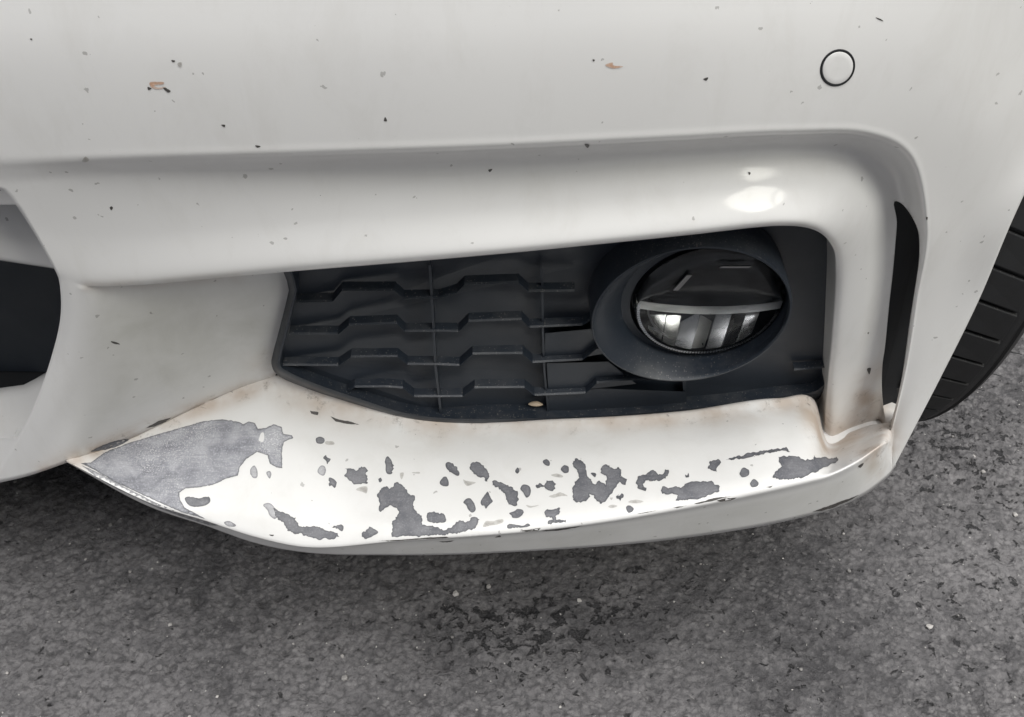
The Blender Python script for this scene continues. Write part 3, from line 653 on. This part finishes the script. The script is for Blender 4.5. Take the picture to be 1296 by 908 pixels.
# ------------------------------------------------------------------ fog lamp
LY = .385; lc = at(897, 387, LY); LR = 93*(LY/ray(897, 387)[1])/FPX
rc = at(874, 405, LY-.016); RR = 126*((LY-.016)/ray(874, 405)[1])/FPX
A = np.linspace(0, 2*math.pi, 96, endpoint=False)
circ = lambda c, r, dy=0.: np.array([(c[0]+r*math.cos(a), c[1]+dy, c[2]+r*math.sin(a)) for a in A])
fog = bpy.data.objects.new('fog_lamp', None); COL.objects.link(fog); fog.parent = car; fog.location = Vector(lc) - CARLOC
def fl(mb, name, m, parent=None, smooth=True, **kw):
    o = mb.build(name, m, None, smooth, **kw); o.parent = fog; o.location = -Vector(lc); return o
lcp = lambda f: rc + (lc-rc)*f
mb = MB(); mb.grid(np.array([circ(rc, RR*1.0, .030), circ(rc, RR*1.0, .002), circ(rc, RR*.992, .0), circ(rc, RR*.975, -.0002), circ(rc, RR*.962, .0010), circ(lcp(.12), RR*.945, .0012)] +
    [circ(lcp(.12+.70*s), RR*.945 + (LR*1.13-RR*.945)*s**.9, .0012 + .006*s*s - .000) for s in (.15, .35, .55, .75, .92, 1)] + [circ(lc, LR*1.06, .004), circ(lc, LR*1.03, .012), circ(lc, LR*1.03, .03)]), wrap=True)
fl(mb, 'bezel', BLACK, sharp=.9)
mb = MB(); hs_ = [circ(lc, LR*1.02, .006)] + [circ(lc, LR*s, .012+.018*(1-s**2)) for s in (.98, .8, .5, .05)]; mb.grid(np.array(hs_), wrap=True); fl(mb, 'housing', BLACKGLOSS)
# upper black shroud with a curved lower edge
def halfdisc(r, z0, sag, up, n=40):
    th0 = math.asin(z0/r); a = np.linspace(th0, math.pi-th0, n) if up else np.linspace(-math.pi - th0, th0, n)
    return a
mb = MB(); n_ = 40; z0 = .10*LR
aa = np.linspace(math.asin(z0/LR), math.pi-math.asin(z0/LR), n_)
top = np.array([(lc[0]+.985*LR*math.cos(a), LY+.004, lc[2]+.985*LR*math.sin(a)) for a in aa])
bot = np.array([(x, LY+.0005, lc[2]+z0-.06*LR*(1-((x-lc[0])/LR)**2)) for x in top[:, 0]])
mb.grid(np.array([lp(bot, top, s) + np.array((0, -.010*math.sin(math.pi*min(1, s*1.0))*.5, 0)) for s in (0, .15, .35, .6, .85, 1)]))
fl(mb, 'shroud', BLACKGLOSS)
mb = MB(); mb.grid(np.array([bot + np.array((0, .0030, .0010)), bot + np.array((0, .0022, -.0008)), bot + np.array((0, -.0010, -.0064)), bot+np.array((0, .012, -.0070))])); fl(mb, 'shelf', SATIN, sharp=.5)
# two thin satin strips in front of the upper half
for (x0, x1, z1, z2, tl) in ((-.62, -.55, .42, .70, .2), (-.04, .34, .83, .86, .05)):
    mb = MB(); q = [(x0+tl*(.3), z1), (x1+tl*.3, z1), (x1+tl, z2), (x0+tl, z2)]
    mb.add([(lc[0]+x*LR, LY-.0058, lc[2]+z*LR) for x, z in q] + [(lc[0]+x*LR, LY-.0048, lc[2]+z*LR) for x, z in q], [(0, 1, 2, 3), (4, 7, 6, 5), (0, 4, 5, 1), (1, 5, 6, 2), (2, 6, 7, 3), (3, 7, 4, 0)]); fl(mb, 'satin_strip', SATIN, None, False)
# reflector facets in the lower half
fx = [-.66, -.44, -.24, .0, .20, .42, .60, .80]; tilts = [(.30, .25), (.02, .62), (.45, .30), (-.35, -.1), (.10, .45), (.55, .50), (-.25, .40)]
for i in range(7):
    mb = MB(); xs = np.linspace(fx[i]+.006, fx[i+1]-.006, 8); g_ = []
    for s in np.linspace(0, 1, 10):
        rr_ = []
        for j, x in enumerate(xs):
            xl = x - .10*s; zb = -math.sqrt(max(.02, .90**2 - min(.89, abs(xl))**2)); z = .02 + (zb-.02)*s
            u_ = (x-fx[i])/(fx[i+1]-fx[i])-.5
            rr_.append((lc[0]+xl*LR, LY+.023 - (.019+.006*tilts[i][1])*s - .010*tilts[i][0]*u_ + .0016*math.sin(s*3.1) + .0004*(u_*2)**2, lc[2]+z*LR))
        g_.append(rr_)
    mb.grid(np.array(g_)); fl(mb, 'reflector', CHROME if i not in (3,) else SATIN)
# ribbed light rings along the lower edge
def serr(r, a0, a1, n, dy, wd, name, m):
    mb = MB()
    for a in np.linspace(a0, a1, n):
        c_ = (lc[0]+r*math.cos(a), LY+dy, lc[2]+r*math.sin(a)); mb.box(c_, (wd, .0011, (a1-a0)/n*r*.32), Matrix.Rotation(-a, 3, 'Y') @ Matrix.Rotation(.35, 3, 'X'))
    return fl(mb, name, m, None, False)
serr(LR*.955, math.radians(178), math.radians(352), 70, -.0002, .0009, 'serrated_ring', CHROME)
serr(LR*.80, math.radians(186), math.radians(262), 40, .006, .0006, 'serrated_ring', SATIN)
mb = MB(); fr_ = [circ(lc, LR*.80, .0085)]; 
arcs = np.radians(np.linspace(182, 275, 40)); mb.grid(np.array([[(lc[0]+r*math.cos(a), LY+.0055+.003*(.955-q)*5, lc[2]+r*math.sin(a)) for a in arcs] for q, r in ((.94, .94*LR), (.87, .87*LR), (.81, .81*LR))])); fl(mb, 'inner_bezel', BLACKGLOSS)
mb = MB(); mb.grid(np.array([circ(lc, LR*1.0, .004)] + [circ(lc, LR*s, -.001-.0065*(1-s*s)) for s in (1., .985, .95, .85, .7, .5, .25, .01)]), wrap=True)
mb.grid(np.array([circ(lc, LR*.985, .004)] + [circ(lc, LR*s, .0005-.0065*(1-s*s)) for s in (.985, .95, .85, .7, .5, .25, .01)]), wrap=True); fl(mb, 'lens', GLASS)

# ------------------------------------------------------------------ vent cavity, central intake, underside
mb = MB(); q = [(1112,240),(1172,262),(1172,330),(1152,470),(1130,548),(1104,552),(1102,470),(1106,330)]
mb.add([on(p[0], p[1], U+.023) if i in (0, 7) else on(p[0], p[1], U+.020) for i, p in enumerate(q)], [tuple(range(8))]); mb.build('vent_cavity', DARK, car, False)
mb = MB(); W0 = np.array
xs = [-900, -400, -150, 0, 70, 112]
def bar(rows, name, m):
    mb = MB(); mb.grid(np.array([[at(p[0], p[1], p[2]) for p in r] for r in rows])); return mb.build(name, m, car, True)
bar([[(-500,120,.42),(-150,140,.41),(0,170,.392),(60,190,.394),(110,205,.396)], [(-500,210,.382),(-150,230,.373),(0,250,.366),(60,258,.368),(110,265,.370)], [(-500,282,.366),(-150,306,.358),(0,324,.352),(66,334,.354),(120,341,.356)], [(-500,286,.369),(-150,310,.361),(0,329,.355),(66,339,.357),(120,346,.359)], [(-500,286,.43),(-150,310,.43),(0,330,.43),(66,340,.43),(120,348,.43)]], 'intake_bar', PAINT)
bar([[(-500,495,.50),(-150,494,.48),(0,490,.47),(30,486,.47),(58,470,.47),(95,440,.47)], [(-500,498,.415),(-150,496,.412),(0,492,.402),(30,488,.402),(58,474,.404),(95,445,.404)], [(-500,512,.400),(-150,510,.397),(0,506,.393),(34,500,.393),(66,485,.393),(110,460,.395)], [(-500,602,.376),(-150,602,.372),(0,600,.368),(50,590,.368),(85,572,.368),(130,530,.37)]], 'intake_bar', PAINT)
mb = MB(); mb.grid(np.array([[(-1.6, .50, .62), (-.5, .49, .62), (-.18, .485, .62)], [(-1.6, .47, .42), (-.5, .46, .42), (-.18, .455, .42)], [(-1.6, .45, .24), (-.5, .44, .24), (-.18, .435, .24)]])); mb.build('intake_backing', BLACK, car)
mb = MB(); mb.box((-.65, 1.7, .225), (.86, 1.29, .012)); mb.build('undertray', DARK, car, False)
# bonnet and wings over and behind the bumper (above the frame): they shade the wheel well and the engine bay
topl = Mg[0, :sum(MC[:8])+1]; topx = np.concatenate(([topl[0]+np.array((-.9, 0, 0)), topl[0]+np.array((-.4, 0, 0))], topl))
mb = MB(); mb.grid(np.array([topx, topx + np.array((0, .03, .05)), topx + np.array((0, .12, .10)), topx + np.array((0, .5, .17)), topx + np.array((0, 1.3, .24))])); mb.build('bonnet', PAINT, car)
wc = np.array((.293, .728, .315)); WR = .316
mb = MB(); an = np.linspace(math.radians(32), math.radians(195), 30)
mb.grid(np.array([[(x, wc[1]-.332*math.cos(a), wc[2]+.332*math.sin(a)) for a in an] for x in (.215, .25, .292)])); 
mb.build('wheel_arch_liner', DARK, car)

# ------------------------------------------------------------------ wheel
wheel = bpy.data.objects.new('wheel', None); COL.objects.link(wheel); wheel.parent = car; wheel.location = Vector(wc) - CARLOC; wheel.rotation_euler = (0, 0, math.radians(-8))
prof = [(.075,.215),(.098,.222),(.112,.245),(.116,.270),(.113,.292),(.1085,.3035),(.103,.3085),(.101,.3075),(.0995,.3085),(.095,.3095),(.0945,.3095),(.06,.3100),(.0,.3105),(-.06,.3100),(-.103,.3080),(-.112,.292),(-.116,.270),(-.110,.245),(-.098,.222),(-.075,.215)]
mb = MB(); K = 160
mb.grid(np.array([[(x, r*math.cos(a), r*math.sin(a)) for a in np.linspace(0, 2*math.pi, K, endpoint=False)] for x, r in prof]), wrap=True)
def wl(mb, name, m, smooth=True, **kw):
    o = mb.build(name, m, None, smooth, **kw); o.parent = wheel; return o
wl(mb, 'tyre', RUBBER, True, sharp=.9)
mb = MB(); mb.grid(np.array([[(x, r*math.cos(a), r*math.sin(a)) for a in np.linspace(0, 2*math.pi, 64, endpoint=False)] for x, r in ((-.09,.222),(-.08,.212),(.05,.200),(.085,.210),(.098,.224),(.094,.226),(.07,.19),(.06,.06),(.065,.01))]), wrap=True); wl(mb, 'rim', SATIN)
NB = 72; da_ = 2*math.pi/NB
def block(x0, x1, sk, r0, r1, g=.93):
    mb = MB(); v = []
    for r in (r0, r1):
        for s in (-.5, .5):
            for x in (x0, x1):
                a = s*da_*g + sk*(x-x0)/(x1-x0)*da_ - (0 if r == r0 else 0); ins = .0009 if r == r1 else 0
                xx = x + (ins if x == x0 else -ins); a -= math.copysign(.0022, s) if r == r1 else 0
                rr = r - (.0035 if (r == r1 and x == x1 and x1 > .09) else 0)
                v.append((xx, rr*math.cos(a), rr*math.sin(a)))
    mb.add(v, [(0, 1, 3, 2), (4, 6, 7, 5), (0, 4, 5, 1), (2, 3, 7, 6), (0, 2, 6, 4), (1, 5, 7, 3)])
    return mb
first = {}
for nm, (x0, x1, sk) in {'a': (.043, .0935, .62), 'b': (-.005, .034, .55)}.items():
    for i in range(NB):
        a = i*da_ + (0 if nm == 'a' else .4*da_)
        if i == 0: o = wl(block(x0, x1, sk, .3085, .3160), 'tread_block', RUBBER, False, bevel=.0008); first[nm] = o
        else: o = first[nm].copy(); COL.objects.link(o); o.parent = wheel
        o.rotation_euler = (a, 0, 0)
mb = MB()
for x0, x1, sk in ((-.055, -.014, -.5), (-.104, -.064, -.35)):
    for i in range(NB):
        b_ = block(x0, x1, sk, .3085, .316); R_ = Matrix.Rotation(i*da_, 3, 'X'); mb.add([R_ @ Vector(v) for v in b_.v], b_.f)
wl(mb, 'inner_tread', RUBBER, False)['kind'] = 'stuff'
# rubber hairs on the shoulder
hair0 = None
for i in range(60):
    a = i/60*2*math.pi + RNG.uniform(-.03, .03)
    if hair0 is None:
        mb = MB(); mb.grid(np.array([[(.112+l*1.3, .2940+.0016*s*s+.0006*math.sin(b)*(1-.6*s), .0006*math.cos(b)*(1-.6*s)) for b in np.linspace(0, 2*math.pi, 6, endpoint=False)] for s, l in ((0, 0), (.4, .003), (.8, .0065), (1, .0085))]), wrap=True); o = hair0 = wl(mb, 'rubber_hair', RUBBER)
    else: o = hair0.copy(); COL.objects.link(o); o.parent = wheel
    o.rotation_euler = (a, 0, 0); o.scale = (1, 1, 1)
